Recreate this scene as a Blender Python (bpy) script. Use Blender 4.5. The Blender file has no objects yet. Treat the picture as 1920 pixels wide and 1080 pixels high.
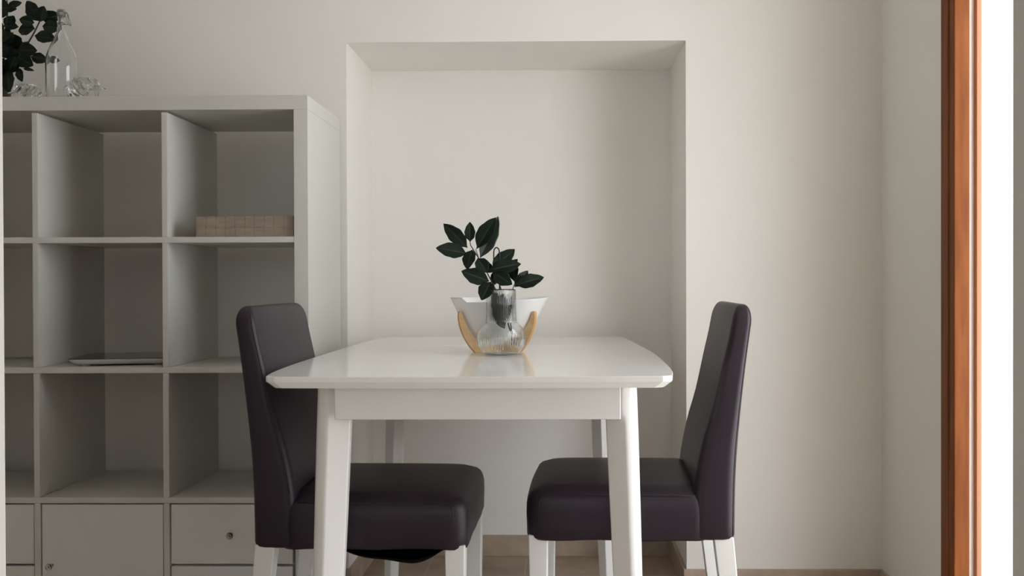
import bpy, bmesh, math, random
from mathutils import Vector, Matrix, Quaternion

S = bpy.context.scene
COL = S.collection
PI = math.pi

# ------------------------------------------------------------------ camera
F = 1870.0
YAW, PITCH, ROLL = 0.013, 0.0077, 0.003
CAM_Z = 0.964
cam = bpy.data.cameras.new('camera')
cam.sensor_fit = 'HORIZONTAL'; cam.sensor_width = 36.0
cam.lens = F * 36.0 / 1920.0
cam.shift_x = -66.0 / 1920.0
cam.shift_y = 5.0 / 1920.0
cam.clip_start = 0.02
camo = bpy.data.objects.new('camera', cam); COL.objects.link(camo)
camo.matrix_world = (Matrix.Translation((0, 0, CAM_Z)) @ Matrix.Rotation(YAW, 4, 'Z')
                     @ Matrix.Rotation(PI / 2 - PITCH, 4, 'X') @ Matrix.Rotation(-ROLL, 4, 'Z'))
S.camera = camo

# ------------------------------------------------------------------ light
w = bpy.data.worlds.new('world'); S.world = w; w.use_nodes = True
bg = w.node_tree.nodes['Background']
bg.inputs[0].default_value = (0.93, 0.97, 1.0, 1); bg.inputs[1].default_value = 5.45
S.view_settings.view_transform = 'Standard'; S.view_settings.look = 'None'
S.view_settings.gamma = 1.0; S.view_settings.use_curve_mapping = False
S.view_settings.exposure = 0.0
S.cycles.max_bounces = 14; S.cycles.diffuse_bounces = 8; S.cycles.glossy_bounces = 6
S.cycles.transmission_bounces = 12; S.cycles.transparent_max_bounces = 12

sun = bpy.data.lights.new('sun', 'SUN'); sun.energy = 5.0; sun.angle = 0.01; sun.color = (1.0, 0.96, 0.90)
suno = bpy.data.objects.new('sun', sun); COL.objects.link(suno)
suno.rotation_euler = Vector((0.10, -0.50, -0.86)).to_track_quat('-Z', 'Y').to_euler()   # shines on the terrace outside

# room numbers (metres)
YB, YN = 3.10, 3.52           # back wall, back of the niche
XR, XL = 0.995, -3.4         # right and left wall
NX0, NX1, NZ = -0.663, 0.391, 1.714
YF0, YF1 = 0.67, 0.79         # wall with the doorway
DX0, DX1 = -0.442, 0.3548
CEIL = 2.70
WY0, WY1, WZ = 1.33, 2.550, 2.20   # french door opening in the right wall
HXR, HXL, HYB = 1.6, -1.9, -2.4    # hall behind the camera
HWX0, HWX1, HWZ0, HWZ1 = -0.25, 0.75, 1.0, 2.05  # unseen window opening in the hall, added and sized for fill light

def portal(name, loc, rot, sx, sy):
    l = bpy.data.lights.new(name, 'AREA'); l.shape = 'RECTANGLE'; l.size = sx; l.size_y = sy
    l.cycles.is_portal = True
    o = bpy.data.objects.new(name, l); COL.objects.link(o); o.location = loc; o.rotation_euler = rot
portal('daylight_portal', (XR + 0.31, (WY0 + WY1) / 2, WZ / 2), (0, PI / 2, 0), WZ, WY1 - WY0)
portal('daylight_portal', ((HWX0 + HWX1) / 2, HYB - 0.16, (HWZ0 + HWZ1) / 2), (PI / 2, 0, 0), HWX1 - HWX0, HWZ1 - HWZ0)

# ------------------------------------------------------------------ materials
def mat(name, col, rough=0.5, metal=0.0, spec=0.5, **kw):
    m = bpy.data.materials.new(name); m.use_nodes = True
    nt = m.node_tree; b = nt.nodes['Principled BSDF']
    b.inputs['Base Color'].default_value = (*col, 1)
    b.inputs['Roughness'].default_value = rough
    b.inputs['Metallic'].default_value = metal
    b.inputs['Specular IOR Level'].default_value = spec
    for k, v in kw.items():
        b.inputs[k.replace('_', ' ')].default_value = v
    return m

def nodes(m):
    return m.node_tree.nodes, m.node_tree.links, m.node_tree.nodes['Principled BSDF']

def add_noise(m, c1, c2, scale=8.0, stretch=(1, 1, 1), bump=0.0, bscale=60.0, detail=4.0, lo=0.3, hi=0.7, bdist=0.01):
    N, L, b = nodes(m)
    tc = N.new('ShaderNodeTexCoord'); mp = N.new('ShaderNodeMapping')
    mp.inputs['Scale'].default_value = stretch
    L.new(tc.outputs['Object'], mp.inputs['Vector'])
    nz = N.new('ShaderNodeTexNoise'); nz.inputs['Scale'].default_value = scale; nz.inputs['Detail'].default_value = detail
    L.new(mp.outputs[0], nz.inputs['Vector'])
    cr = N.new('ShaderNodeValToRGB')
    cr.color_ramp.elements[0].position = lo; cr.color_ramp.elements[1].position = hi
    cr.color_ramp.elements[0].color = (*c1, 1); cr.color_ramp.elements[1].color = (*c2, 1)
    L.new(nz.outputs['Fac'], cr.inputs[0]); L.new(cr.outputs[0], b.inputs['Base Color'])
    if bump:
        n2 = N.new('ShaderNodeTexNoise'); n2.inputs['Scale'].default_value = bscale; n2.inputs['Detail'].default_value = 5
        L.new(mp.outputs[0], n2.inputs['Vector'])
        bp = N.new('ShaderNodeBump'); bp.inputs['Strength'].default_value = bump; bp.inputs['Distance'].default_value = bdist
        L.new(n2.outputs['Fac'], bp.inputs['Height']); L.new(bp.outputs[0], b.inputs['Normal'])
    return m

M = {}
M['wall'] = add_noise(mat('wall_plaster', (0.74, 0.71, 0.66), 0.9, spec=0.2), (0.80, 0.78, 0.745), (0.83, 0.81, 0.775), 1.2, bump=0.12, bscale=14, bdist=0.004)
M['ceiling'] = mat('ceiling_paint', (0.88, 0.87, 0.85), 0.95, spec=0.2)
M['outer'] = mat('terrace_render', (0.85, 0.83, 0.80), 0.9)
M['shelf'] = add_noise(mat('white_foil', (0.66, 0.65, 0.60), 0.42, spec=0.4), (0.59, 0.585, 0.545), (0.63, 0.62, 0.58), 3, bump=0.05, bscale=160, bdist=0.001)
M['insert'] = add_noise(mat('grey_white_foil', (0.60, 0.59, 0.56), 0.5, spec=0.35), (0.68, 0.675, 0.65), (0.72, 0.715, 0.69), 5)
M['table'] = add_noise(mat('white_lacquer', (0.82, 0.81, 0.78), 0.13, spec=0.6), (0.86, 0.855, 0.835), (0.89, 0.885, 0.865), 4, bump=0.03, bscale=40, bdist=0.002)
M['leg_white'] = mat('white_painted_wood', (0.80, 0.80, 0.78), 0.35)
M['vinyl'] = add_noise(mat('aubergine_vinyl', (0.05, 0.04, 0.048), 0.43, spec=0.32), (0.019, 0.0125, 0.019), (0.027, 0.018, 0.027), 6, bump=0.15, bscale=220, bdist=0.001)
M['piping'] = mat('dark_piping', (0.014, 0.011, 0.014), 0.55)
M['lining'] = mat('black_lining', (0.006, 0.006, 0.007), 0.95, spec=0.1)
M['porcelain'] = mat('white_porcelain', (0.86, 0.85, 0.83), 0.22, spec=0.5)
M['bamboo'] = add_noise(mat('bamboo', (0.62, 0.36, 0.14), 0.42), (0.78, 0.52, 0.25), (0.88, 0.62, 0.34), 10, stretch=(1, 1, 8))
M['bamboo_shaded_edge'] = mat('bamboo_shaded_edge', (0.62, 0.34, 0.12), 0.45)  # same bamboo darkened: shade on the fin edges put into the colour
M['leaf'] = add_noise(mat('dark_leaf', (0.003, 0.01, 0.004), 0.36, spec=0.25), (0.0025, 0.008, 0.0035), (0.005, 0.015, 0.0065), 30)
M['vein'] = mat('leaf_midrib', (0.018, 0.032, 0.016), 0.5)
M['stem'] = mat('woody_stem', (0.030, 0.017, 0.012), 0.7)
M['wire'] = mat('black_wire', (0.012, 0.009, 0.009), 0.45, metal=0.3)
M['steel'] = mat('steel', (0.35, 0.34, 0.32), 0.35, metal=1.0)
M['stopper'] = mat('grey_stopper', (0.28, 0.27, 0.25), 0.5)
M['strip'] = add_noise(mat('woven_wood_strip', (0.42, 0.32, 0.25), 0.75), (0.25, 0.20, 0.16), (0.33, 0.265, 0.215), 20, stretch=(1, 1, 4))
M['black_glass'] = mat('black_glass', (0.01, 0.01, 0.01), 0.08)
M['plastic'] = mat('white_plastic', (0.62, 0.60, 0.56), 0.4)
M['darkvase'] = mat('dark_stoneware', (0.012, 0.014, 0.013), 0.4)
def glassmat(name, col=(0.97, 0.99, 0.98), rough=0.0, ior=1.45):
    m = mat(name, col, rough); N, L, b = nodes(m)
    b.inputs['Transmission Weight'].default_value = 1.0; b.inputs['IOR'].default_value = ior
    return m
M['glass'] = glassmat('clear_glass')
M['knob'] = glassmat('crystal_knob', (0.8, 0.8, 0.8))

def wood_mat():
    m = mat('varnished_wood', (0.16, 0.05, 0.014), 0.45, spec=0.12)
    return add_noise(m, (0.145, 0.040, 0.009), (0.225, 0.070, 0.017), 9, stretch=(6, 6, 0.6), bump=0.1, bscale=20, detail=8, bdist=0.002)
M['wood'] = wood_mat()
M['pale_wood'] = mat('light_pink_wood', (0.42, 0.20, 0.11), 0.6, spec=0.2)  # lighter, pinker wood than the door frame

def tile_mat(name, c1, c2, grout, bw, bh, off=(0, 0, 0), rough=0.4):
    m = mat(name, c1, rough); N, L, b = nodes(m)
    tc = N.new('ShaderNodeTexCoord'); mp = N.new('ShaderNodeMapping'); mp.inputs['Location'].default_value = off
    L.new(tc.outputs['Object'], mp.inputs['Vector'])
    br = N.new('ShaderNodeTexBrick'); br.offset = 0.0
    br.inputs['Scale'].default_value = 1.0; br.inputs['Brick Width'].default_value = bw; br.inputs['Row Height'].default_value = bh
    br.inputs['Mortar Size'].default_value = 0.0025; br.inputs['Mortar Smooth'].default_value = 0.2
    L.new(mp.outputs[0], br.inputs['Vector'])
    nz = N.new('ShaderNodeTexNoise'); nz.inputs['Scale'].default_value = 9; nz.inputs['Detail'].default_value = 7
    L.new(mp.outputs[0], nz.inputs['Vector'])
    cr = N.new('ShaderNodeValToRGB'); cr.color_ramp.elements[0].position = 0.3; cr.color_ramp.elements[1].position = 0.7
    cr.color_ramp.elements[0].color = (*c1, 1); cr.color_ramp.elements[1].color = (*c2, 1)
    L.new(nz.outputs['Fac'], cr.inputs[0])
    L.new(cr.outputs[0], br.inputs['Color1']); L.new(cr.outputs[0], br.inputs['Color2'])
    br.inputs['Mortar'].default_value = (*grout, 1)
    L.new(br.outputs['Color'], b.inputs['Base Color'])
    return m
M['floor'] = tile_mat('brown_floor_tile', (0.31, 0.235, 0.18), (0.43, 0.335, 0.26), (0.46, 0.38, 0.31), 0.33, 0.33, (0.12, 0.02, 0))
M['skirting'] = add_noise(mat('brown_tile_skirting', (0.22, 0.16, 0.12), 0.45), (0.35, 0.275, 0.215), (0.48, 0.38, 0.305), 14, detail=7)
M['bead'] = mat('white_bead', (0.7, 0.69, 0.65), 0.8)

# ------------------------------------------------------------------ helpers
def obj(name, bm, m, parent=None, smooth=False, angle=None, bevel=0.0, seg=2, sub=0):
    me = bpy.data.meshes.new(name)
    bmesh.ops.recalc_face_normals(bm, faces=bm.faces[:])
    bm.to_mesh(me); bm.free()
    for mm in (m if isinstance(m, (list, tuple)) else [m]):
        me.materials.append(mm)
    o = bpy.data.objects.new(name, me); COL.objects.link(o)
    if parent is not None: o.parent = parent
    if smooth: me.polygons.foreach_set('use_smooth', [True] * len(me.polygons))
    if bevel:
        md = o.modifiers.new('bevel', 'BEVEL'); md.width = bevel; md.segments = seg
        md.limit_method = 'ANGLE'; md.angle_limit = math.radians(35); md.harden_normals = False
        me.polygons.foreach_set('use_smooth', [True] * len(me.polygons))
        wn = o.modifiers.new('wn', 'WEIGHTED_NORMAL')
    if sub:
        md = o.modifiers.new('sub', 'SUBSURF'); md.levels = sub; md.render_levels = sub
    return o

def tag(o, label=None, cat=None, group=None, kind=None):
    if label: o['label'] = label
    if cat: o['category'] = cat
    if group: o['group'] = group
    if kind: o['kind'] = kind
    return o

def thing(name, label, cat, loc=(0, 0, 0), rz=0.0, group=None, kind=None):
    o = bpy.data.objects.new(name, None); COL.objects.link(o)
    o.empty_display_size = 0.1
    o.location = loc; o.rotation_euler = (0, 0, rz)
    return tag(o, label, cat, group, kind)

def box(bm, x0, x1, y0, y1, z0, z1):
    v = [bm.verts.new(p) for p in ((x0, y0, z0), (x1, y0, z0), (x1, y1, z0), (x0, y1, z0),
                                   (x0, y0, z1), (x1, y0, z1), (x1, y1, z1), (x0, y1, z1))]
    for f in ((0, 3, 2, 1), (4, 5, 6, 7), (0, 1, 5, 4), (1, 2, 6, 5), (2, 3, 7, 6), (3, 0, 4, 7)):
        bm.faces.new([v[i] for i in f])
    return v

def boxes(*bs):
    bm = bmesh.new()
    for b in bs: box(bm, *b)
    return bm

def struct(name, bm, m, label=None, parent=None, **kw):
    o = obj(name, bm, m, parent, **kw); o['kind'] = 'structure'
    if label: o['label'] = label
    return o

def lathe(bm, prof, n=48, cx=0, cy=0, rib=None, cap0=True, cap1=True):
    rings = []
    for i, (r, z) in enumerate(prof):
        ring = []
        for k in range(n):
            a = 2 * PI * k / n
            rr = r + (rib(i, a) if rib else 0)
            ring.append(bm.verts.new((cx + rr * math.cos(a), cy + rr * math.sin(a), z)))
        rings.append(ring)
    for a, b in zip(rings, rings[1:]):
        for k in range(n):
            bm.faces.new((a[k], a[(k + 1) % n], b[(k + 1) % n], b[k]))
    if cap0: bm.faces.new(list(reversed(rings[0])))
    if cap1: bm.faces.new(rings[-1])
    return rings

def tube(bm, pts, r, n=8, closed=False):
    pts = [Vector(p) for p in pts]; rs = r if isinstance(r, (list, tuple)) else [r] * len(pts)
    rings = []; up = None
    for i, p in enumerate(pts):
        if closed: t = pts[(i + 1) % len(pts)] - pts[i - 1]
        else: t = pts[min(i + 1, len(pts) - 1)] - pts[max(i - 1, 0)]
        t.normalize()
        if up is None:
            up = Vector((0, 0, 1)) if abs(t.z) < 0.9 else Vector((1, 0, 0))
        a = (up - t * up.dot(t)).normalized(); b = t.cross(a); up = a
        rings.append([bm.verts.new(p + rs[i] * (a * math.cos(2 * PI * k / n) + b * math.sin(2 * PI * k / n))) for k in range(n)])
    prs = list(zip(rings, rings[1:])) + ([(rings[-1], rings[0])] if closed else [])
    for A, B in prs:
        for k in range(n): bm.faces.new((A[k], A[(k + 1) % n], B[(k + 1) % n], B[k]))
    if not closed: bm.faces.new(list(reversed(rings[0]))); bm.faces.new(rings[-1])

def loft(bm, rings, cap=True):
    R = [[bm.verts.new(p) for p in r] for r in rings]; n = len(R[0])
    for a, b in zip(R, R[1:]):
        for k in range(n): bm.faces.new((a[k], a[(k + 1) % n], b[(k + 1) % n], b[k]))
    if cap: bm.faces.new(list(reversed(R[0]))); bm.faces.new(R[-1])
    return R

def rrect(cx, cy, hx, hy, r, n=5):
    """rounded rectangle, counterclockwise list of (x, y)"""
    out = []
    for sx, sy, a0 in ((1, 1, 0), (-1, 1, 90), (-1, -1, 180), (1, -1, 270)):
        for i in range(n + 1):
            a = math.radians(a0 + 90 * i / n)
            out.append((cx + sx * (hx - r) + r * math.cos(a), cy + sy * (hy - r) + r * math.sin(a)))
    return out

def lerp_tab(tab, x):
    if x <= tab[0][0]: return tab[0][1]
    for (a, u), (b, v) in zip(tab, tab[1:]):
        if x <= b: return u + (v - u) * (x - a) / (b - a)
    return tab[-1][1]

def smooth_tab(tab, x):
    """monotone-ish smooth interpolation (Catmull-Rom) of a small table"""
    if x <= tab[0][0]: return tab[0][1]
    if x >= tab[-1][0]: return tab[-1][1]
    for i in range(len(tab) - 1):
        a, u = tab[i]; b, v = tab[i + 1]
        if x <= b:
            p = tab[i - 1] if i else (2 * a - b, 2 * u - v)
            q = tab[i + 2] if i + 2 < len(tab) else (2 * b - a, 2 * v - u)
            t = (x - a) / (b - a)
            m0 = (v - p[1]) / (b - p[0]) * (b - a); m1 = (q[1] - u) / (q[0] - a) * (b - a)
            return ((2*t**3 - 3*t*t + 1) * u + (t**3 - 2*t*t + t) * m0 + (-2*t**3 + 3*t*t) * v + (t**3 - t*t) * m1)

def px(x, y, D):
    """a point of the place from where the photo shows it, at distance D"""
    return Vector(((x - 1050) / F * D, D, CAM_Z - (y - 531) / F * D))

# ------------------------------------------------------------------ room shell
struct('floor', boxes((XL - 0.3, XR + 0.30, HYB - 0.3, YN + 0.12, -0.1, 0.0), (XR + 0.30, HXR + 0.3, HYB - 0.3, YF0, -0.1, 0.0)), M['floor'])
struct('ceiling', boxes((XL - 0.3, XR + 0.3, YF0, YN + 0.12, CEIL, CEIL + 0.1), (XL - 0.3, HXR + 0.15, HYB - 0.3, YF0, CEIL, CEIL + 0.1)), M['ceiling'])
struct('wall_back', boxes((XL - 0.3, NX0, YB, YN + 0.12, 0, CEIL), (NX1, XR + 0.3, YB, YN + 0.12, 0, CEIL),
                          (NX0, NX1, YB, YN, NZ, CEIL), (NX0, NX1, YN, YN + 0.12, 0, CEIL)), M['wall'])
struct('wall_left', boxes((XL - 0.3, XL, YF0, YB, 0, CEIL)), M['wall'])
struct('wall_right', boxes((XR, XR + 0.3, WY1, YB, 0, CEIL), (XR, XR + 0.3, YF0, WY0, 0, CEIL),
                           (XR, XR + 0.3, WY0, WY1, WZ, CEIL)), M['wall'])
struct('wall_front', boxes((XL, DX0, YF0, YF1, 0, CEIL), (DX1, XR, YF0, YF1, 0, CEIL),
                           (DX0, DX1, YF0, YF1, 2.08, CEIL)), M['wall'], bevel=0.004)
struct('wall_hall_left', boxes((HXL - 0.15, HXL, HYB, YF0, 0, CEIL)), M['wall'])
struct('wall_hall_right', boxes((HXR, HXR + 0.15, HYB, YF0, 0, CEIL), (XR + 0.3, HXR, YF0, YF1, 0, CEIL)), M['wall'])
struct('wall_hall_rear', boxes((HXL, HWX0, HYB - 0.15, HYB, 0, CEIL), (HWX1, HXR, HYB - 0.15, HYB, 0, CEIL),
                               (HWX0, HWX1, HYB - 0.15, HYB, 0, HWZ0), (HWX0, HWX1, HYB - 0.15, HYB, HWZ1, CEIL)), M['wall'])
struct('terrace', boxes((XR + 0.30, XR + 30, -25, 30, -0.12, -0.02)), M['outer'])

BH, BT = 0.074, 0.010
struct('baseboard_back', boxes((NX1 - BT, XR, YB - BT, YB, 0, BH), (XL, NX0 + BT, YB - BT, YB, 0, BH)), M['skirting'], bevel=0.0015)
struct('baseboard_niche', boxes((NX0, NX1, YN - BT, YN, 0, BH), (NX0, NX0 + BT, YB, YN - BT, 0, BH),
                                (NX1 - BT, NX1, YB, YN - BT, 0, BH)), M['skirting'], bevel=0.0015)
struct('baseboard_right', boxes((XR - BT, XR, WY1 + 0.06, YB - BT, 0, BH)), M['skirting'], bevel=0.0015)

# french door frame in the right wall
d = thing('door_1', 'varnished orange-brown wooden french door frame in the right wall', None, (0, 0, 0), kind='structure')
ft = 0.045
obj('frame_post', boxes((0.9915, 1.031, 2.523, 2.600, 0, WZ)), M['wood'], d, bevel=0.003)
obj('casing', boxes((0.9885, 1.0, 2.555, 2.605, 0, WZ + 0.08)), M['wood'], d, bevel=0.003)
obj('frame_post', boxes((0.9915, 1.031, WY0 - 0.05, WY0 + 0.027, 0, WZ)), M['wood'], d, bevel=0.003)
obj('casing', boxes((0.9885, 1.0, WY0 - 0.055, WY0 - 0.005, 0, WZ + 0.08)), M['wood'], d, bevel=0.003)
obj('frame_head', boxes((0.9885, 1.031, WY0 + 0.027, 2.523, WZ - 0.04, WZ + 0.08)), M['wood'], d, bevel=0.003)
obj('shutter_guide', boxes((1.052, 1.0655, 2.534, 2.552, 0, WZ)), M['pale_wood'], d, bevel=0.002)

# ------------------------------------------------------------------ cube shelf
KX1 = -0.676; KY0, KY1 = 2.670, 3.060
CELL, T1, T0 = 0.335, 0.016, 0.038
KX0 = KX1 - 1.47
k = thing('shelf_unit', 'white cube shelf unit with open compartments, doors and drawers, left of the niche', 'shelf unit',
          ((KX0 + KX1) / 2, (KY0 + KY1) / 2, 0))
ox, oy = k.location.x, k.location.y
def kb(name, *bs, m='shelf', bevel=0.0008, parent=None, **kw):
    return obj(name, boxes(*[(a - ox, b - ox, c - oy, dd - oy, e, f) for a, b, c, dd, e, f in bs]), M[m], parent or k, bevel=bevel, seg=1, **kw)
kb('top_panel', (KX0, KX1, KY0, KY1, 1.47 - T0, 1.47))
kb('bottom_panel', (KX0, KX1, KY0, KY1, 0, T0))
kb('side_panel', (KX1 - T0, KX1, KY0, KY1, T0, 1.47 - T0))
kb('side_panel', (KX0, KX0 + T0, KY0, KY1, T0, 1.47 - T0))
zs = [T0 + i * (CELL + T1) for i in range(4)]           # floor of each row
xs = [KX0 + T0 + i * (CELL + T1) for i in range(4)]     # left side of each column
for z in zs[1:]: kb('shelf_board', (KX0 + T0, KX1 - T0, KY0 + 0.001, KY1, z - T1, z))
for z in zs:
    for x in xs[1:]: kb('divider', (x - T1, x, KY0 + 0.001, KY1, z, z + CELL))
def knob(parent, x, z, y):
    bm = bmesh.new()
    lathe(bm, [(0.004, 0), (0.004, 0.010), (0.0085, 0.014), (0.0095, 0.020), (0.006, 0.026)], 10)
    o = obj('knob', bm, M['knob'], parent)
    o.location = (x - ox, y - oy, z); o.rotation_euler = (PI / 2, 0, 0)
    return o
G = 0.0028
def front(name, x0, x1, z0, z1, kx, kz):
    f = kb(name, (x0 + G, x1 - G, KY0 + 0.004, KY0 + 0.020, z0 + G, z1 - G * 1.3), m='insert', bevel=0.001)
    knob(f, kx, kz, KY0 + 0.004)
    return f
for col, typ in ((0, 'door'), (1, 'drawer'), (2, 'door'), (3, 'drawer')):
    x0, x1 = xs[col], xs[col] + CELL; z0, z1 = zs[0], zs[0] + CELL
    if typ == 'door':
        front('cabinet_door', x0, x1, z0, z1, x0 + 0.03, z0 + 0.167)
    else:
        front('drawer', x0, x1, z0 + CELL / 2, z1, x0 + CELL / 2, z0 + CELL * 0.75)
        front('drawer', x0, x1, z0, z0 + CELL / 2, x0 + CELL / 2, z0 + CELL * 0.25)
    kb('insert_box', (x0 + 0.001, x0 + 0.005, KY0 + 0.03, KY1, z0 + 0.001, z1 - 0.001), (x1 - 0.005, x1 - 0.001, KY0 + 0.03, KY1, z0 + 0.001, z1 - 0.001),
       (x0 + 0.005, x1 - 0.005, KY0 + 0.03, KY0 + 0.036, z0 + 0.001, z1 - 0.001), m='insert', bevel=0)

# ------------------------------------------------------------------ table
TX = -0.187; TZ = 0.777; TT = 0.024; TY0, TYS, TY1 = 1.990, 3.000, 3.462
tb = thing('dining_table', 'white lacquered extendable dining table with bowed sides, standing in the niche', 'table', (TX, (TY0 + TY1) / 2, 0))
ty = tb.location.y
HW_L = [(2.02, 0.412), (2.12, 0.424), (2.30, 0.434), (2.65, 0.440), (3.05, 0.441), (3.462, 0.428)]
HW_R = [(2.02, 0.414), (2.12, 0.425), (2.30, 0.432), (2.65, 0.436), (3.0, 0.424), (3.462, 0.405)]
def table_outline(ya, yb, front_round, back_round, inset=0.0):
    pts = []
    n = 14
    y0 = ya + (0.034 if front_round else 0); y1 = yb - (0.03 if back_round else 0)
    ysm = [y0 + (y1 - y0) * i / n for i in range(n + 1)]
    R = [(smooth_tab(HW_R, y) - inset, y) for y in ysm]
    Lf = [(-smooth_tab(HW_L, y) + inset, y) for y in ysm]
    ins_f = inset * 0.3 if front_round else 0; ins_b = inset if back_round else 0
    if front_round:
        a = R[0][0]; b = Lf[0][0]
        fr = []
        for i in range(9):   # left corner to the front edge to the right corner
            u = i / 8
            x = b + 0.022 + (a - b - 0.044) * u
            fr.append((x, ya + 0.010 * (2 * u - 1) ** 2 + ins_f))
        lc = [(b + 0.002, ya + 0.024 + ins_f), (b + 0.008, ya + 0.016 + ins_f)]
        rc = [(a - 0.008, ya + 0.016 + ins_f), (a - 0.002, ya + 0.024 + ins_f)]
        pts = lc + fr + rc
    pts += R
    if back_round:
        a = R[-1][0]; b = Lf[-1][0]
        pts += [(a - 0.006, yb - 0.012 - ins_b), (a - 0.022, yb - ins_b), (b + 0.022, yb - ins_b), (b + 0.006, yb - 0.012 - ins_b)]
    pts += list(reversed(Lf))
    return pts
def slab(name, ya, yb, fr, br):
    bm = bmesh.new()
    rings = []
    for z, ins in ((TZ - TT, 0.016), (TZ - 0.0115, 0.0005), (TZ - 0.009, 0.0), (TZ - 0.0015, 0.0), (TZ, 0.0015)):
        rings.append([(x, y - ty, z) for x, y in table_outline(ya, yb, fr, br, ins)])
    loft(bm, rings)
    o = obj(name, bm, M['table'], tb)
    o.data.polygons.foreach_set('use_smooth', [abs(p.normal.z) < 0.95 and False for p in o.data.polygons])
    return o
slab('tabletop', TY0, TYS - 0.0012, True, False)
slab('extension_leaf', TYS + 0.0012, TY1, False, True)
AZ0, AZ1 = 0.680, TZ - TT
AX0, AX1, AY0, AY1 = -0.471, 0.125, 2.070, 3.025
def tbx(name, x0, x1, y0, y1, z0, z1, **kw):
    return obj(name, boxes((x0 - TX, x1 - TX, y0 - ty, y1 - ty, z0, z1)), M['table'], tb, bevel=0.002, **kw)
tbx('apron', AX0, AX1, AY0, AY0 + 0.022, AZ0, AZ1)
tbx('apron', AX0, AX1, AY1 - 0.022, AY1, AZ0, AZ1)
tbx('apron', AX0 + 0.004, AX0 + 0.026, AY0 + 0.06, AY1 - 0.06, AZ0, AZ1)
tbx('apron', AX1 - 0.026, AX1 - 0.004, AY0 + 0.06, AY1 - 0.06, AZ0, AZ1)
def table_leg(cx, cy, sx, sy, h0):
    """outer corner heavily rounded, tapering and splaying outwards; behind the apron board"""
    bm = bmesh.new(); rings = []
    for i in range(9):
        t = i / 8; z = AZ1 * (1 - t)
        h = h0 - 0.010 * t ** 1.6
        ccx = cx + sx * 0.026 * t ; ccy = cy + sy * 0.016 * t
        ring = []
        # flat inner faces, big rounded outer corner
        P = [(-h, -h * 0.35), (h * 0.15, -h)]
        for j in range(1, 8):
            a = math.radians(-90 + 90 * j / 8)
            P.append((h * 0.15 + h * 0.85 * math.cos(a), 0.0 - h * 0.15 + h * 0.85 * math.sin(a)))
        P += [(h, -h * 0.15), (h, h * 0.35), (0.0, h), (-h, h * 0.35)]
        for (u, v) in P:
            ring.append((ccx + sx * u - TX, ccy - sy * v * 1.0 - ty, z))
        rings.append(ring)
    loft(bm, rings)
    o = obj('leg', bm, M['table'], tb, bevel=0.0025, seg=2)
    return o
for sx, cx, sy, cy, h0 in ((-1, -0.481, -1, AY0 + 0.0595, 0.0365), (1, 0.128, -1, AY0 + 0.0595, 0.0345),
                           (-1, -0.487, 1, 2.975, 0.029), (1, 0.113, 1, 2.975, 0.029)):
    table_leg(cx, cy, sx, sy, h0)

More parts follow.
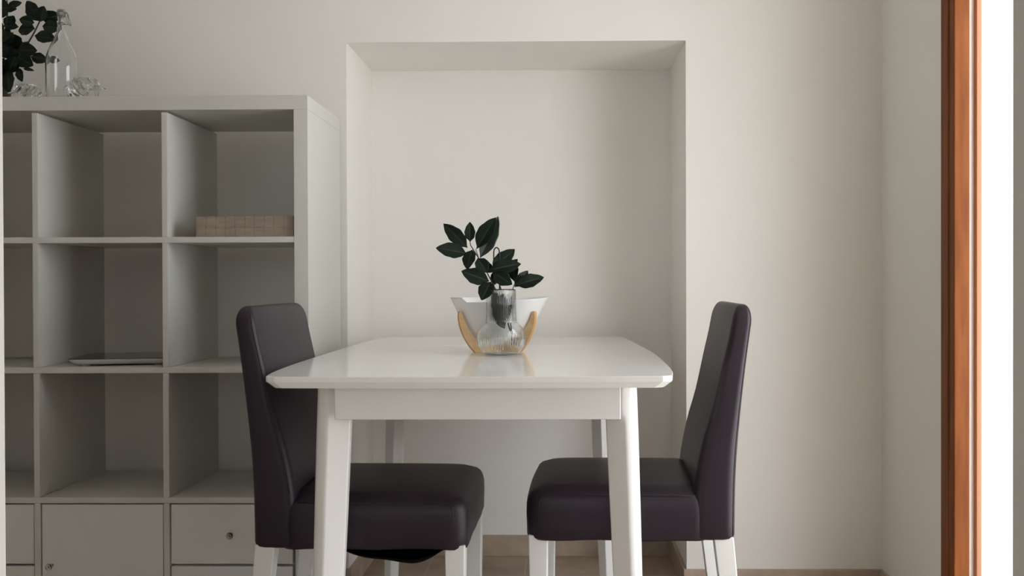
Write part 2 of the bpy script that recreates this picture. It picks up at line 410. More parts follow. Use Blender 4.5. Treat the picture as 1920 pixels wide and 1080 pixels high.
# ------------------------------------------------------------------ chairs
def build_chair(label, loc, rz, sag, droop, seam):
    """seat faces local +x, rear of the back at x = 0, width along y"""
    c = thing('dining_chair', label, 'chair', loc, rz, group='dining chairs at the table')
    W = 0.24; ZB = 0.345
    def remap(bm):
        for v in bm.verts: v.co = (0.95 * v.co.x, 0.917 * v.co.y, 0.945 * v.co.z + 0.053)
        return bm
    rear = [(0.345, 0.000), (0.50, -0.003), (0.65, -0.014), (0.78, -0.028), (0.90, -0.044), (0.93, -0.048)]
    frnt = [(0.345, 0.100), (0.46, 0.098), (0.57, 0.078), (0.66, 0.052), (0.76, 0.030), (0.86, 0.008), (0.93, 0.0)]
    # backrest: one padded slab
    bm = bmesh.new(); rings = []
    ztop = 0.910
    levels = [(ZB, 0.008, 0.008), (ZB + 0.004, 0.002, 0.002)] + [(ZB + 0.012 + i * 0.034, 0.0, 0.0) for i in range(15)]
    zc = ztop - 0.046
    for a in (0, 12, 24, 36, 48, 58, 68, 77, 84, 89):
        t = math.radians(a)
        levels.append((zc + 0.046 * math.sin(t), 0.021 * (1 - math.cos(t)), 0.046 * (1 - math.cos(t))))
    for z, ix, iy in levels:
        a, b = smooth_tab(rear, z), smooth_tab(frnt, z)
        cx = (a + b) / 2; hx = (b - a) / 2 - ix; hy = W - iy
        k1 = min(1, max(0, (z - 0.44) * 6))
        rings.append([(x + 0.007 * (1 - (y / W) ** 2) * (1 if x > cx else 0) * k1, y, z + (0.004 * (1 - (y / W) ** 2) if z > zc else 0))
                      for x, y in rrect(cx, 0, hx, hy, min(hx * 0.62, 0.026), 6)])
    loft(bm, rings)
    back = obj('backrest', remap(bm), M['vinyl'], c, smooth=True)
    # piping along the edge of the back, up one side, over the top and down the other
    def edge_pt(z, ix, iy, sgn, th):
        a, b = smooth_tab(rear, z), smooth_tab(frnt, z)
        cx = (a + b) / 2; hx = (b - a) / 2 - ix; hy = W - iy; r = min(hx * 0.62, 0.026)
        x = hx - r + r * math.sin(th); y = hy - r + r * math.cos(th)
        return cx + sgn * x, y, z
    sgn, th, zlow = (-1, math.radians(50), ZB + 0.012) if seam == 'rear' else (1, math.radians(38), 0.475)
    side = [(zz_, 0.0, 0.0) for zz_ in [zlow + (zc - zlow) * q / 20 for q in range(21)]]
    side += [(zc + 0.046 * math.sin(t), 0.021 * (1 - math.cos(t)), 0.046 * (1 - math.cos(t))) for t in map(math.radians, (12, 24, 36, 46))]
    up = [edge_pt(a_, b_, c_, sgn, th) for a_, b_, c_ in side]
    yt = up[-1][1]
    over = [(up[-1][0], yt * (1 - q / 6), up[-1][2] + 0.004 * (1 - (yt * (1 - q / 6) / W) ** 2) + 0.002) for q in range(1, 12)]
    pts = up + over + [(x, -y, z) for x, y, z in reversed(up)]
    bm = bmesh.new(); tube(bm, pts, 0.0015, 6)
    obj('piping', remap(bm), M['piping'], back, smooth=True)
    # seat cushion cover: rounded box with a crown
    bm = bmesh.new()
    x0, x1 = 0.060, 0.500; NXs, NYs = 22, 22
    def seat_top(x, y):
        u = (x - x0) / (x1 - x0); v = y / W
        cr = (1 - abs(v) ** 3.2) * (1 - max(0, (u - 0.55) / 0.45) ** 3 * 0.85)
        return 0.4625 + 0.014 * cr
    rings = []
    def ring_at(inset, zf, n=11):
        r = rrect((x0 + x1) / 2, 0, (x1 - x0) / 2 - inset, W - inset, max(0.040 - inset * 0.2, 0.006), 6)
        # densify the straight runs
        out = []
        m = len(r)
        for i in range(m):
            a, b = r[i], r[(i + 1) % m]
            q = n if i % 7 == 6 else 1
            for j in range(q):
                out.append((a[0] + (b[0] - a[0]) * j / q, a[1] + (b[1] - a[1]) * j / q))
        return [(x, y, zf(x, y)) for x, y in out]
    def bulge(ring, amt):
        out = []
        for x, y, z in ring:
            out.append((x + (amt * (1 - (y / W) ** 2) if x > x1 - 0.08 else 0), y + math.copysign(amt * 0.5, y) * max(0, math.sin(PI * (x - x0) / (x1 - x0))) * (1 if abs(y) > W - 0.04 else 0), z))
        return out
    wav = lambda x, y: ZB - 0.002 + 0.0018 * math.sin(x * 31 + y * 17) + 0.0015 * math.sin(y * 43)
    rings = [bulge(ring_at(0.008, lambda x, y: ZB + 0.004), 0), ring_at(0.003, wav),
             bulge(ring_at(0.0, lambda x, y: wav(x, y) + 0.006), 0.001),
             bulge(ring_at(0.0, lambda x, y: 0.375), 0.003), bulge(ring_at(0.0, lambda x, y: 0.40), 0.006),
             bulge(ring_at(0.001, lambda x, y: 0.425), 0.007), bulge(ring_at(0.004, lambda x, y: 0.440), 0.006),
             bulge(ring_at(0.009, lambda x, y: 0.4505), 0.005), bulge(ring_at(0.016, lambda x, y: 0.4575), 0.003),
             bulge(ring_at(0.026, lambda x, y: 0.4615), 0.001)]
    for ins in (0.040, 0.058, 0.08, 0.11, 0.15, 0.19):
        rings.append(ring_at(ins, seat_top))
    loft(bm, rings)
    seat = obj('seat', remap(bm), M['vinyl'], c, smooth=True)
    for s in (-1, 1):
        bl = lambda x, amt: amt * 0.5 * math.sin(PI * min(1, max(0, (x - x0) / (x1 - x0))))
        pts = []
        for i in range(14):
            x = 0.105 + (0.445 - 0.105) * i / 13
            pts.append((x, s * (W - 0.009 + bl(x, 0.005) + 0.0003), 0.4512))
        pts += [(0.455, s * (W - 0.0085), 0.4495), (0.462, s * (W - 0.0065), 0.4455), (0.467, s * (W - 0.0045), 0.439),
                (0.4685, s * (W - 0.0022), 0.425), (0.469, s * (W - 0.0018), 0.40), (0.469, s * (W - 0.0024), 0.37), (0.468, s * (W - 0.004), ZB + 0.004)]
        bm = bmesh.new(); tube(bm, pts, 0.0014, 6)
        obj('piping', remap(bm), M['piping'], seat, smooth=True)
    # sagging black lining under the seat
    bm = bmesh.new(); g = []
    nx, ny = 40, 20
    for i in range(nx + 1):
        row = []
        for j in range(ny + 1):
            u, v = i / nx, j / ny
            X_ = 0.06 + 0.40 * u; Y_ = -0.205 + 0.41 * v
            bu = max(0, 1 - ((X_ - droop[0]) / droop[2]) ** 2); bv = max(0, 1 - ((Y_ - droop[1]) / 0.20) ** 2)
            z = ZB + 0.003 - sag * bu ** 0.75 * bv ** 0.6 * (1 + 0.10 * math.sin(37 * X_))
            row.append(bm.verts.new((X_, Y_, z)))
        g.append(row)
    top = []
    for i in range(nx):
        for j in range(ny): bm.faces.new((g[i][j], g[i + 1][j], g[i + 1][j + 1], g[i][j + 1]))
    o = obj('seat_lining', remap(bm), M['lining'], c, smooth=True)
    sd = o.modifiers.new('thickness', 'SOLIDIFY'); sd.thickness = 0.002; sd.offset = 0
    # legs
    def leg(xa, ya, dxb, dyb, ht, hb):
        bm = bmesh.new()
        loft(bm, [[(xa + dxb * t + h * u, ya + dyb * t + h * v, 0.386 * (1 - t)) for u, v in ((-1, -1), (1, -1), (1, 1), (-1, 1))]
                  for t, h in ((0, ht), (1, hb))])
        o = obj('leg', bm, M['leg_white'], c, bevel=0.003)
    for s in (-1, 1):
        leg(0.448, s * 0.192, 0.0, 0.0, 0.0225, 0.0165)
        leg(0.0260, s * 0.192, -0.042, 0.0, 0.0225, 0.0165)
    return c
build_chair('dark aubergine padded dining chair, left of the table in front of the shelf unit',
            (-0.678, 2.41, 0), math.radians(-1.0), 0.072, (0.325, -0.04, 0.135), 'front')
build_chair('dark aubergine padded dining chair, right of the table by the bare wall',
            (0.404, 2.475, 0), math.radians(180 - 2.3), 0.020, (0.345, 0.05, 0.05), 'rear')

# ------------------------------------------------------------------ bowl in its bamboo stand
BX, BY = -0.170, 2.735
st = thing('bowl_stand', 'bamboo cradle stand with curved fins holding the white bowl', 'stand', (BX, BY, TZ))
fin_out = [(0.0, 0.072), (0.012, 0.084), (0.030, 0.097), (0.050, 0.108), (0.075, 0.117), (0.095, 0.120), (0.107, 0.1195)]
bowl_prof = [(0.018, 0.034), (0.026, 0.052), (0.045, 0.074), (0.070, 0.092), (0.092, 0.103), (0.113, 0.112), (0.150, 0.127)]
def bowl_r(z): return smooth_tab([(a, b) for a, b in bowl_prof], z)
def fin(az, sc=1.0):
    bm = bmesh.new(); t = 0.0055
    n = 14
    outer = []; inner = []
    for i in range(n + 1):
        z = 0.107 * i / n
        outer.append((smooth_tab(fin_out, z) * sc, z))
    topc = (smooth_tab(fin_out, 0.107) * sc - 0.0045, 0.107)
    for a in (30, 60, 90, 120, 150):
        outer.append((topc[0] + 0.0045 * math.cos(math.radians(a)), topc[1] + 0.0045 * math.sin(math.radians(a))))
    for i in range(n, -1, -1):
        z = 0.107 * i / n
        if z < 0.020: continue
        r = smooth_tab([(0.018, 0.030), (0.030, 0.062), (0.045, 0.0785), (0.065, 0.093), (0.09, 0.105), (0.107, 0.1105)], z) * sc
        inner.append((r, z))
    inner += [(0.010, 0.0175), (0.010, 0.0)]
    P = outer + inner
    # outer starts on the table at (0.072, 0)
    u = Vector((math.cos(az), math.sin(az), 0)); v = Vector((-math.sin(az), math.cos(az), 0))
    A = [bm.verts.new(u * r + v * t + Vector((0, 0, z))) for r, z in P]
    B = [bm.verts.new(u * r - v * t + Vector((0, 0, z))) for r, z in P]
    bm.faces.new(A); bm.faces.new(list(reversed(B)))
    m = len(P)
    for i in range(m):
        f = bm.faces.new((A[i], B[i], B[(i + 1) % m], A[(i + 1) % m]))
        f.material_index = 1
    return obj('fin', bm, [M['bamboo'], M['bamboo_shaded_edge']], st)
for a in (-150, -30, 30, 150): fin(math.radians(a))
# bowl: flared square-ish porcelain with a notch in its rim at the front left
bm = bmesh.new(); n = 120
def rim_h(a):
    d_ = math.degrees(a) % 360
    tabh = [(0, 0.149), (90, 0.147), (180, 0.148), (221, 0.149), (223, 0.1485), (228, 0.136), (250, 0.1365), (300, 0.142), (345, 0.1485), (360, 0.149)]
    return lerp_tab(tabh, d_)
def plan(a, z):
    """plan-view factor: squarish with its corners left, right, near-left"""
    t = min(1, max(0, (z - 0.03) / 0.12))
    f = 1 + t * (0.12 * math.cos(2 * a) - 0.05 * math.cos(4 * a) + 0.03 * math.cos(a))
    return f
def bowl_ring(s, off):
    ring = []
    for i in range(n):
        a = 2 * PI * i / n
        z = 0.018 + (rim_h(a) - 0.018) * s
        r = (bowl_r(z) - off) * plan(a, z)
        ring.append((r * math.cos(a), r * math.sin(a) * 0.80, z))
    return ring
ss = [0, 0.04, 0.1, 0.18, 0.28, 0.4, 0.52, 0.64, 0.76, 0.88, 0.97, 1.0]
rings = [[(x * 0.5, y * 0.5, z) for x, y, z in bowl_ring(0, 0)]] + [bowl_ring(s, 0.0) for s in ss]
inn = []
for s in reversed(ss[1:]):
    inn.append([(x, y, z + (0.0 if s > 0.9 else 0.003)) for x, y, z in bowl_ring(s, 0.0035)])
rings += inn + [[(x * 0.5, y * 0.5, z + 0.006) for x, y, z in bowl_ring(0, 0)]]
loft(bm, rings)
bw = obj('salad_bowl', bm, M['porcelain'], smooth=True)
bw.location = (BX, BY, TZ)
tag(bw, 'white porcelain bowl with a notched wavy rim resting in the bamboo stand', 'bowl')

# ------------------------------------------------------------------ ribbed glass vase
VX, VY = -0.154, 2.600
prof = [(0.036, 0.0), (0.043, 0.0015), (0.052, 0.010), (0.060, 0.024), (0.0635, 0.040), (0.0630, 0.050), (0.0595, 0.062), (0.0535, 0.073), (0.0465, 0.0805), (0.0415, 0.0835), (0.0402, 0.0855),
        (0.0400, 0.088), (0.0398, 0.095), (0.0394, 0.110), (0.0390, 0.130), (0.0386, 0.150), (0.0383, 0.168), (0.0378, 0.171)]
def dens(p, k=3):
    out = []
    for a, b in zip(p, p[1:]):
        for j in range(k): out.append((a[0] + (b[0] - a[0]) * j / k, a[1] + (b[1] - a[1]) * j / k))
    return out + [p[-1]]
tabp = [(z, r) for r, z in prof]
zz = [0.171 * i / 56 for i in range(57)]
outer = [(0.030, 0.0005), (0.036, 0.0)] + [(smooth_tab(tabp, z), z) for z in zz[1:]]
inner = [(smooth_tab(tabp, z) - 0.0016, z) for z in reversed(zz) if z > 0.006]
inner = [(0.0370, 0.1713)] + inner[1:] + [(0.044, 0.0035), (0.030, 0.0028), (0.004, 0.0028)]
allp = outer + inner
NR = 60
def rib(i, a):
    if 2 <= i < len(outer) - 1:
        z = allp[i][1]
        k = 1.0 if z > 0.088 else max(0.0, 1 - ((z - 0.038) / 0.026) ** 2)
        return (0.00028 if z > 0.088 else 0.00045) * math.cos(NR * a) * k
    return 0
bm = bmesh.new(); lathe(bm, allp, NR * 6, rib=rib)
v = obj('flower_vase', bm, M['glass'], smooth=True); v.location = (VX, VY, TZ)
tag(v, 'clear ribbed glass vase with round belly and straight neck, in front of the bowl', 'vase')

# ------------------------------------------------------------------ leaves
rnd = random.Random(7)
def make_leaf(parent, base, tip, width, normal, curl=0.10, wavy=0.05, seed=0):
    """an ovate leaf blade with a pale midrib, from base to tip, built in place"""
    r = random.Random(seed)
    b = Vector(base); t = Vector(tip); L = (t - b).length
    ax = (t - b).normalized(); nn = Vector(normal); nn = (nn - ax * nn.dot(ax)).normalized(); sd = ax.cross(nn)
    bm = bmesh.new(); N = 16
    cols = (-1, -0.66, -0.33, -0.03, 0.03, 0.33, 0.66, 1)
    rows = []; ph = r.uniform(0, 6)
    for i in range(N + 1):
        s = i / N
        if s < 0.10: hw = 0.03 + 0.22 * (s / 0.10) ** 1.5
        else:
            q = (s - 0.10) / 0.90
            hw = 0.25 + 0.75 * math.sin(PI * min(1, q * 1.02) ** 0.85) if q < 0.5 else math.sin(PI * q ** 0.85) ** 0.9
            hw = max(hw, 0.0)
        hw = (0.04 + 0.96 * (math.sin(PI * (max(s, 0) ** 0.92)) ** 0.85)) if 0.0 < s < 1 else 0.03
        if s < 0.14: hw *= (s / 0.14) ** 0.8 if s > 0 else 0.6
        hw *= width / 2 * (1 + 0.05 * math.sin(s * 22 + ph))
        hw = max(hw, width * 0.012)
        row = []
        for cc in cols:
            off = hw * cc
            h = 0.22 * abs(cc) * hw + wavy * width * 0.35 * math.sin(s * 15 + ph + (2 if cc > 0 else 0)) * abs(cc) ** 2 - curl * L * (s - 0.3) ** 2 * 1.6
            row.append(bm.verts.new(b + ax * (L * s) + sd * off + nn * h))
        rows.append(row)
    for i in range(N):
        for j in range(len(cols) - 1):
            f = bm.faces.new((rows[i][j], rows[i][j + 1], rows[i + 1][j + 1], rows[i + 1][j]))
            if j == 3 and i < N - 2: f.material_index = 1
    o = obj('leaf', bm, [M['leaf'], M['vein']], parent, smooth=True)
    ms = o.modifiers.new('smooth', 'SUBSURF'); ms.levels = 1; ms.render_levels = 1
    md = o.modifiers.new('thickness', 'SOLIDIFY'); md.thickness = 0.0005; md.offset = 0
    return o

def sprig(name, label, origin, stems, leaves, conv, seed0, mm_per_px):
    root = thing(name, label, 'plant', origin)
    O = Vector(origin)
    bm = bmesh.new()
    for pts, r in stems:
        P = [conv(*p) - O for p in pts]
        rr = [r * (1 - 0.45 * i / (len(P) - 1)) for i in range(len(P))]
        tube(bm, P, rr, 7)
    obj('stem', bm, M['stem'], root, smooth=True)
    rl = random.Random(seed0)
    for i, (bx_, by_, tx_, ty_, wd, dy) in enumerate(leaves):
        base = conv(bx_, by_, 0.35 * dy) - O
        tip = conv(tx_, ty_, dy) - O
        nrm = Vector((rl.uniform(-0.45, 0.45), -1, rl.uniform(-0.2, 0.55)))
        make_leaf(root, base, tip, wd * 1.12 * mm_per_px, nrm, curl=rl.uniform(0.03, 0.12), seed=seed0 + i)
    return root

# table sprigs: coordinates measured on an enlarged crop, 3.373 px per photo px
def conv_t(x, y, dy=0.0):
    return px(780 + x / 3.373, 380 + y / 3.373, VY + dy)
mpp = VY / F / 3.373
L1 = [(325, 285, 172, 128, 84, 0.01), (342, 248, 340, 122, 62, -0.01), (385, 290, 500, 90, 100, 0.01), (405, 350, 524, 86, 92, 0.03),
      (320, 322, 126, 281, 92, -0.02), (355, 295, 318, 418, 84, -0.03), (388, 350, 448, 442, 78, -0.03),
      (462, 497, 286, 432, 92, -0.02), (472, 500, 412, 616, 92, -0.035), (400, 375, 490, 440, 62, 0.02)]
sprig('laurel_sprig', 'taller dark green leafy sprig in the clear vase, leaning left', (VX, VY, TZ + 0.009),
      [([(640, 905, -0.012), (590, 800, -0.006), (545, 640, 0.0), (500, 545, 0.0), (452, 450, 0), (395, 350, 0), (345, 270, 0), (340, 240, 0)], 0.0020),
       ([(395, 350, 0), (378, 300, 0), (385, 280, 0)], 0.0012)], L1, conv_t, 11, mpp)
L2 = [(480, 425, 624, 292, 88, 0.02), (462, 425, 662, 386, 88, -0.01), (490, 440, 606, 518, 84, -0.02), (620, 500, 616, 362, 62, 0.03),
      (632, 522, 806, 470, 80, -0.01), (622, 535, 708, 430, 62, 0.02), (500, 520, 492, 430, 48, 0.02), (545, 470, 640, 352, 66, 0.03),
      (560, 745, 478, 560, 95, -0.004), (548, 770, 545, 575, 72, -0.022), (560, 765, 470, 640, 80, 0.0), (575, 740, 610, 560, 62, 0.012), (560, 800, 500, 700, 52, 0.01)]
sprig('laurel_sprig', 'shorter dark green leafy sprig in the clear vase, spreading right', (VX, VY, TZ + 0.009),
      [([(628, 905, 0.012), (600, 800, 0.008), (590, 700, 0.006), (600, 580, 0.0), (620, 520, 0), (640, 505, 0)], 0.0018),
       ([(575, 700, 0.006), (540, 560, 0.008), (515, 480, 0.01), (480, 425, 0)], 0.0018)], L2, conv_t, 47, mpp)
# black wire hook among the leaves
bm = bmesh.new()
def cw(x, y, dy=0.012): return conv_t(x, y, dy)
P = [cw(484, 735, 0.020), cw(489, 690, 0.014), cw(491, 600), cw(491, 400), cw(491, 315), cw(494, 296), cw(502, 286), cw(510, 284), cw(518, 288), cw(525, 300), cw(527, 320), cw(527, 400), cw(527, 600), cw(529, 690, 0.014), cw(534, 735, 0.02)]
tube(bm, P, 0.0017, 8)
o = obj('wire_hook', bm, M['wire'], smooth=True)
tag(o, 'thin black wire loop standing upright among the leaves in the clear vase', 'wire loop')

# ------------------------------------------------------------------ on top of the shelf unit
KT = 1.470
# swing-top bottle
b0 = px(112, 177, 2.79); 
bt = thing('swing_top_bottle', 'tall clear glass swing-top bottle on top of the shelf unit', 'bottle', (b0.x, 2.79, KT))
po = [(0.030, 0.0), (0.039, 0.002), (0.0415, 0.008), (0.042, 0.02), (0.042, 0.08), (0.042, 0.115), (0.0405, 0.130), (0.036, 0.146), (0.029, 0.163), (0.021, 0.180), (0.0145, 0.197),
      (0.0105, 0.212), (0.0090, 0.225), (0.0088, 0.238), (0.0105, 0.241), (0.0105, 0.247), (0.009, 0.249)]
pi = [(r - 0.0032, z) for r, z in reversed(po) if z > 0.01]
pi[0] = (0.0062, 0.2485)
bm = bmesh.new(); lathe(bm, dens(po, 2) + dens(pi, 2) + [(0.034, 0.008), (0.010, 0.010)], 40)
obj('glass_body', bm, M['glass'], bt, smooth=True)
bm = bmesh.new(); lathe(bm, [(0.0060, 0.243), (0.0105, 0.250), (0.0115, 0.254), (0.0112, 0.262), (0.009, 0.266), (0.004, 0.267)], 24)
obj('stopper', bm, M['stopper'], bt, smooth=True)
bm = bmesh.new()
ring = [(0.0105 * math.cos(a), 0.0105 * math.sin(a), 0.226) for a in [2 * PI * i / 16 for i in range(16)]]
tube(bm, ring, 0.0011, 6, closed=True)
for s in (-1, 1):
    tube(bm, [(0.0, s * 0.0105, 0.226), (0.010, s * 0.0125, 0.228), (0.022, s * 0.010, 0.226)], 0.0011, 6)
    tube(bm, [(0.022, s * 0.010, 0.226), (0.019, s * 0.010, 0.240), (0.014, s * 0.0105, 0.254), (0.011, s * 0.010, 0.259), (0.0, s * 0.0118, 0.259)], 0.0011, 6)
tube(bm, [(0.022, -0.010, 0.226), (0.025, -0.005, 0.221), (0.0255, 0, 0.220), (0.025, 0.005, 0.221), (0.022, 0.010, 0.226)], 0.0012, 6)
tube(bm, [(0.0225, 0, 0.224), (0.017, 0, 0.256)], 0.0013, 6)
tube(bm, [(0.017, -0.003, 0.256), (0.013, 0.0, 0.257)], 0.0022, 6)
obj('wire_bail', bm, M['steel'], bt, smooth=True)

# twisted ribbed glass ornaments
def ornament(label, cx, D, sx, sz, flip, lobes):
    r_ = thing('glass_ornament', label, 'glass ornament', (px(cx, 0, D).x, D, KT), group='clear glass ornaments on the shelf unit')
    bm = bmesh.new(); n = 96; rings = []
    for i in range(1, 28):
        ph = PI * i / 28
        z = sz * (1 - math.cos(ph)) / 2
        rr = math.sin(ph) ** 0.8
        ring = []
        for k_ in range(n):
            a = 2 * PI * k_ / n
            rb = 1 + 0.085 * math.cos(lobes * (a + ph * 0.9 * flip)) * rr
            ring.append((sx * rr * rb * math.cos(a) + flip * 0.012 * (z / sz) ** 2, sx * 0.85 * rr * rb * math.sin(a), z))
        rings.append(ring)
    # hollow heart
    top = []
    for f_, zf in ((0.55, 0.92), (0.5, 0.7), (0.42, 0.45), (0.2, 0.3)):
        top.append([(x * f_, y * f_, z) for x, y, z in [(sx * math.cos(2 * PI * q / n), sx * 0.85 * math.sin(2 * PI * q / n), sz * zf) for q in range(n)]])
    loft(bm, rings[:-4] + top)
    obj('body', bm, M['glass'], r_, smooth=True)
    bm = bmesh.new()
    tube(bm, [(flip * sx * 0.62, 0, sz * 0.80), (flip * sx * 1.05, 0, sz * 0.66), (flip * sx * 1.35, 0, sz * 0.53), (flip * sx * 1.62, 0, sz * 0.50)], [0.006, 0.005, 0.0032, 0.0016], 10)
    obj('spout', bm, M['glass'], r_, smooth=True)
    bm = bmesh.new()
    tube(bm, [(-flip * (sx * 1.0 + 0.008 * math.cos(a)), 0, sz * 0.46 + 0.012 * math.sin(a)) for a in [2 * PI * i / 14 for i in range(14)]], 0.0026, 8, closed=True)
    obj('ring_handle', bm, M['glass'], r_, smooth=True)
ornament('clear ribbed glass ornament with a thin spout, right of the swing-top bottle', 151, 2.76, 0.043, 0.071, 1, 9)
ornament('clear ribbed glass ornament lying left of the swing-top bottle, below the leaves', 50, 2.76, 0.037, 0.053, -1, 11)

# leafy branches at the left edge
def conv_k(x, y, dy=0.0):
    return px(x / 5.4, y / 5.4, 2.87 + dy)
pv = px(-28, 0, 2.87)
pl = thing('leafy_branch_vase', 'dark vase of large dark green leafy branches on the shelf top, at its left', 'plant', (pv.x, 2.87, KT))
bm = bmesh.new(); lathe(bm, [(0.034, 0), (0.046, 0.004), (0.058, 0.03), (0.060, 0.06), (0.050, 0.09), (0.036, 0.11), (0.034, 0.125), (0.038, 0.13), (0.034, 0.130), (0.030, 0.124), (0.030, 0.11), (0.03, 0.05)], 36)
obj('vase', bm, M['darkvase'], pl, smooth=True)
mppk = 2.87 / F / 5.4
stems = [([(-150, 620, 0), (-40, 520, 0), (120, 430, 0), (270, 400, 0), (330, 300, 0), (380, 200, 0), (410, 110, 0)], 0.0035),
         ([(-150, 620, 0), (-60, 420, 0), (40, 250, 0), (60, 60, 0), (40, -120, 0)], 0.003),
         ([(-150, 620, 0), (-20, 600, 0), (120, 590, 0), (230, 560, 0), (330, 545, 0), (430, 570, 0)], 0.0026),
         ([(-150, 620, 0), (-200, 350, 0), (-260, 50, 0), (-250, -150, 0)], 0.003)]
KL = [(385, 190, 250, -20, 115, 0.02), (395, 195, 425, 35, 125, -0.01), (400, 165, 605, 130, 100, 0.0), (410, 240, 610, 262, 110, -0.02), (330, 335, 548, 372, 108, 0.01),
      (330, 205, 172, 168, 84, -0.02), (335, 265, 160, 275, 118, 0.02), (170, 245, 10, 232, 60, 0.0), (150, 480, 350, 485, 125, -0.01), (290, 550, 460, 590, 95, 0.02),
      (430, 570, 585, 592, 62, 0.0), (150, 545, 312, 640, 112, 0.0), (50, 50, 200, -5, 70, 0.0), (15, 70, 150, 62, 66, 0.01), (110, 300, 0, 420, 130, -0.02),
      (130, 320, 165, 480, 120, 0.01), (60, 500, 10, 350, 120, 0.02), (130, 540, 60, 720, 125, -0.01), (210, 668, 322, 688, 30, 0.0), (60, 690, 60, 910, 110, -0.03),
      (160, 660, 195, 800, 66, -0.02), (20, 600, 130, 700, 110, 0.01), (60, 400, 180, 380, 110, -0.01), (-30, 400, 40, 560, 120, 0.0), (20, 560, -80, 700, 120, -0.02),
      (40, 250, 120, 130, 90, 0.02), (60, 120, -60, 60, 90, 0), (0, 700, 110, 760, 100, 0.0), (-60, 420, -180, 330, 110, 0), (-230, 200, -120, 90, 110, 0), (-260, 60, -380, -20, 110, 0),
      (30, 640, 40, 840, 120, 0.03), (100, 600, 140, 690, 90, 0.02), (0, 300, 90, 330, 110, 0.02), (40, 480, 170, 560, 120, 0.03)]
O = Vector(pl.location); bm = bmesh.new()
for pts, r in stems:
    P = [Vector((0.0, 0, 0.05)) ] + [conv_k(*p) - O for p in pts]
    tube(bm, P, [r * (1 - 0.5 * i / (len(P) - 1)) for i in range(len(P))], 7)
obj('stem', bm, M['stem'], pl, smooth=True)
rl = random.Random(5)
for q in range(34):
    fx, fy = rl.uniform(-260, 75), rl.uniform(-60, 800)
    an = rl.uniform(0, 2 * PI); Lq = rl.uniform(110, 160)
    KL.append((fx, fy, fx + Lq * math.cos(an), fy + Lq * math.sin(an), rl.uniform(85, 115), rl.uniform(-0.05, 0.05)))
for i, (bx_, by_, tx_, ty_, wd, dy) in enumerate(KL):
    nrm = Vector((rl.uniform(-0.3, 0.3), -1, rl.uniform(-0.3, 0.4)))
    make_leaf(pl, conv_k(bx_, by_, 0.4 * dy) - O, conv_k(tx_, ty_, dy) - O, wd * 1.32 * mppk, nrm, curl=rl.uniform(0.02, 0.09), seed=200 + i)

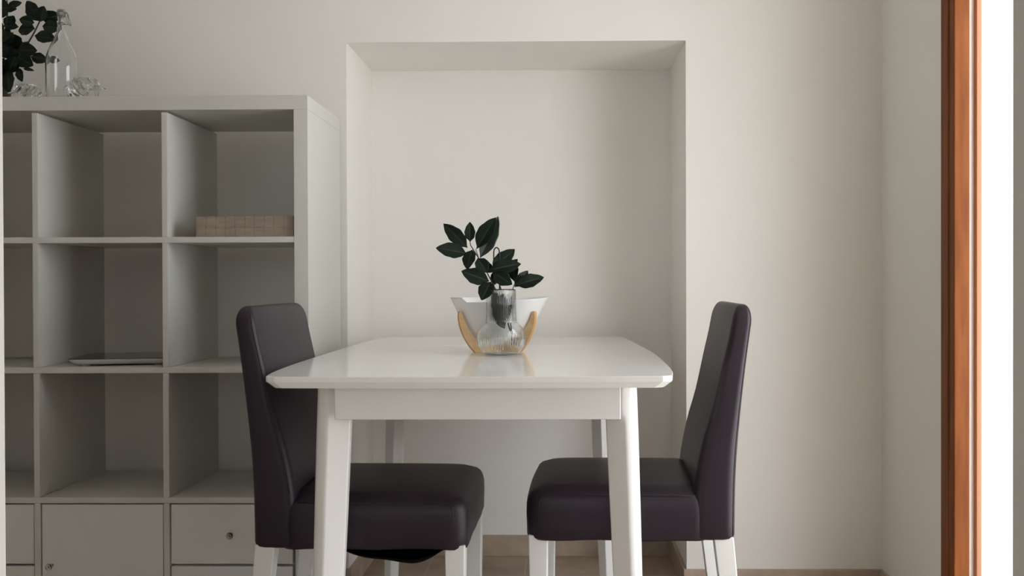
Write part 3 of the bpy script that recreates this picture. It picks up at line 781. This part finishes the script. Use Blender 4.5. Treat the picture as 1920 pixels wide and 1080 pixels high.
# ------------------------------------------------------------------ woven basket in the top right open compartment
z0 = zs[3]
bx0, bx1 = -0.985, -0.7165; bd = 0.20; by0 = KY0 + 0.012; bh = 0.056
bk = thing('woven_basket', 'shallow woven basket of pale wood strips in the upper shelf compartment', 'basket', ((bx0 + bx1) / 2, by0 + bd / 2, z0))
bm = bmesh.new()
hx, hy = (bx1 - bx0) / 2, bd / 2
def wall_strips(bm, p0, p1, nrm, ncol):
    """vertical and horizontal strips passing over and under each other"""
    p0 = Vector(p0); p1 = Vector(p1); nrm = Vector(nrm); L = (p1 - p0).length; ax = (p1 - p0) / L; wcol = L / ncol
    rowsz = [(0.0005, 0.0245), (0.0255, 0.0495)]
    for i in range(ncol):
        for j, (za, zb) in enumerate(rowsz):
            up = (i + j) % 2
            for kind in (0, 1):
                out_ = 0.0024 if (kind == up) else 0.0012
                a = i * wcol + (0.0007 if kind == 0 else -0.0004); b = (i + 1) * wcol - (0.0007 if kind == 0 else -0.0004)
                a = max(a, 0); b = min(b, L)
                zl = za - (0.0005 if kind == 0 else -0.0009); zh = zb + (0.0006 if kind == 0 else -0.0009)
                A = p0 + ax * a; B = p0 + ax * b
                q = [A, B, B + nrm * out_, A + nrm * out_]
                vs = [bm.verts.new((p.x, p.y, z)) for z in (zl, zh) for p in q]
                for f in ((3, 2, 1, 0), (4, 5, 6, 7), (0, 1, 5, 4), (1, 2, 6, 5), (2, 3, 7, 6), (3, 0, 4, 7)): bm.faces.new([vs[t] for t in f])
        if i % 2 == 1:
            a = i * wcol + 0.0012; b = (i + 1) * wcol - 0.0012
            A = p0 + ax * a; B = p0 + ax * b
            q = [A - nrm * 0.001, B - nrm * 0.001, B + nrm * 0.0026, A + nrm * 0.0026]
            vs = [bm.verts.new((p.x, p.y, z)) for z in (0.0485, bh) for p in q]
            for f in ((3, 2, 1, 0), (4, 5, 6, 7), (0, 1, 5, 4), (1, 2, 6, 5), (2, 3, 7, 6), (3, 0, 4, 7)): bm.faces.new([vs[t] for t in f])
        else:
            a = i * wcol; b = (i + 1) * wcol
            A = p0 + ax * a; B = p0 + ax * b
            q = [A - nrm * 0.001, B - nrm * 0.001, B + nrm * 0.0010, A + nrm * 0.0010]
            vs = [bm.verts.new((p.x, p.y, z)) for z in (0.0485, bh - 0.0008) for p in q]
            for f in ((3, 2, 1, 0), (4, 5, 6, 7), (0, 1, 5, 4), (1, 2, 6, 5), (2, 3, 7, 6), (3, 0, 4, 7)): bm.faces.new([vs[t] for t in f])
e = 0.0026
wall_strips(bm, (-hx + e, -hy + e, 0), (hx - e, -hy + e, 0), (0, -1, 0), 10)
wall_strips(bm, (hx - e, -hy + e, 0), (hx - e, hy - e, 0), (1, 0, 0), 7)
wall_strips(bm, (hx - e, hy - e, 0), (-hx + e, hy - e, 0), (0, 1, 0), 10)
wall_strips(bm, (-hx + e, hy - e, 0), (-hx + e, -hy + e, 0), (-1, 0, 0), 7)
obj('woven_wall', bm, M['strip'], bk)
obj('base', boxes((-hx + e, hx - e, -hy + e, hy - e, 0.0008, 0.0035)), M['strip'], bk)

# ------------------------------------------------------------------ unidentified flat appliance in the middle compartment
sc = thing('flat_appliance', 'flat white appliance with thin black glass top, lying in the middle shelf compartment', 'scale', (-1.232, 2.835, zs[2]), math.radians(11))
bm = bmesh.new()
loft(bm, [[(x, y, z) for x, y in rrect(0, 0, 0.135 - i_, 0.125 - i_, 0.022 - i_ * 0.3, 6)] for z, i_ in ((0.004, 0.020), (0.006, 0.013), (0.012, 0.005), (0.018, 0.001), (0.0195, 0.0))])
obj('body', bm, M['plastic'], sc, bevel=0.0006, seg=1)
bm = bmesh.new()
loft(bm, [[(x, y, z) for x, y in rrect(0, 0, 0.135, 0.125, 0.022, 6)] for z in (0.0195, 0.0212)])
obj('glass_top', bm, M['black_glass'], sc)
for sx_ in (-1, 1):
    for sy_ in (-1, 1):
        bm = bmesh.new(); lathe(bm, [(0.012, 0), (0.013, 0.0045)], 20, sx_ * 0.095, sy_ * 0.088)
        obj('foot', bm, M['plastic'], sc)
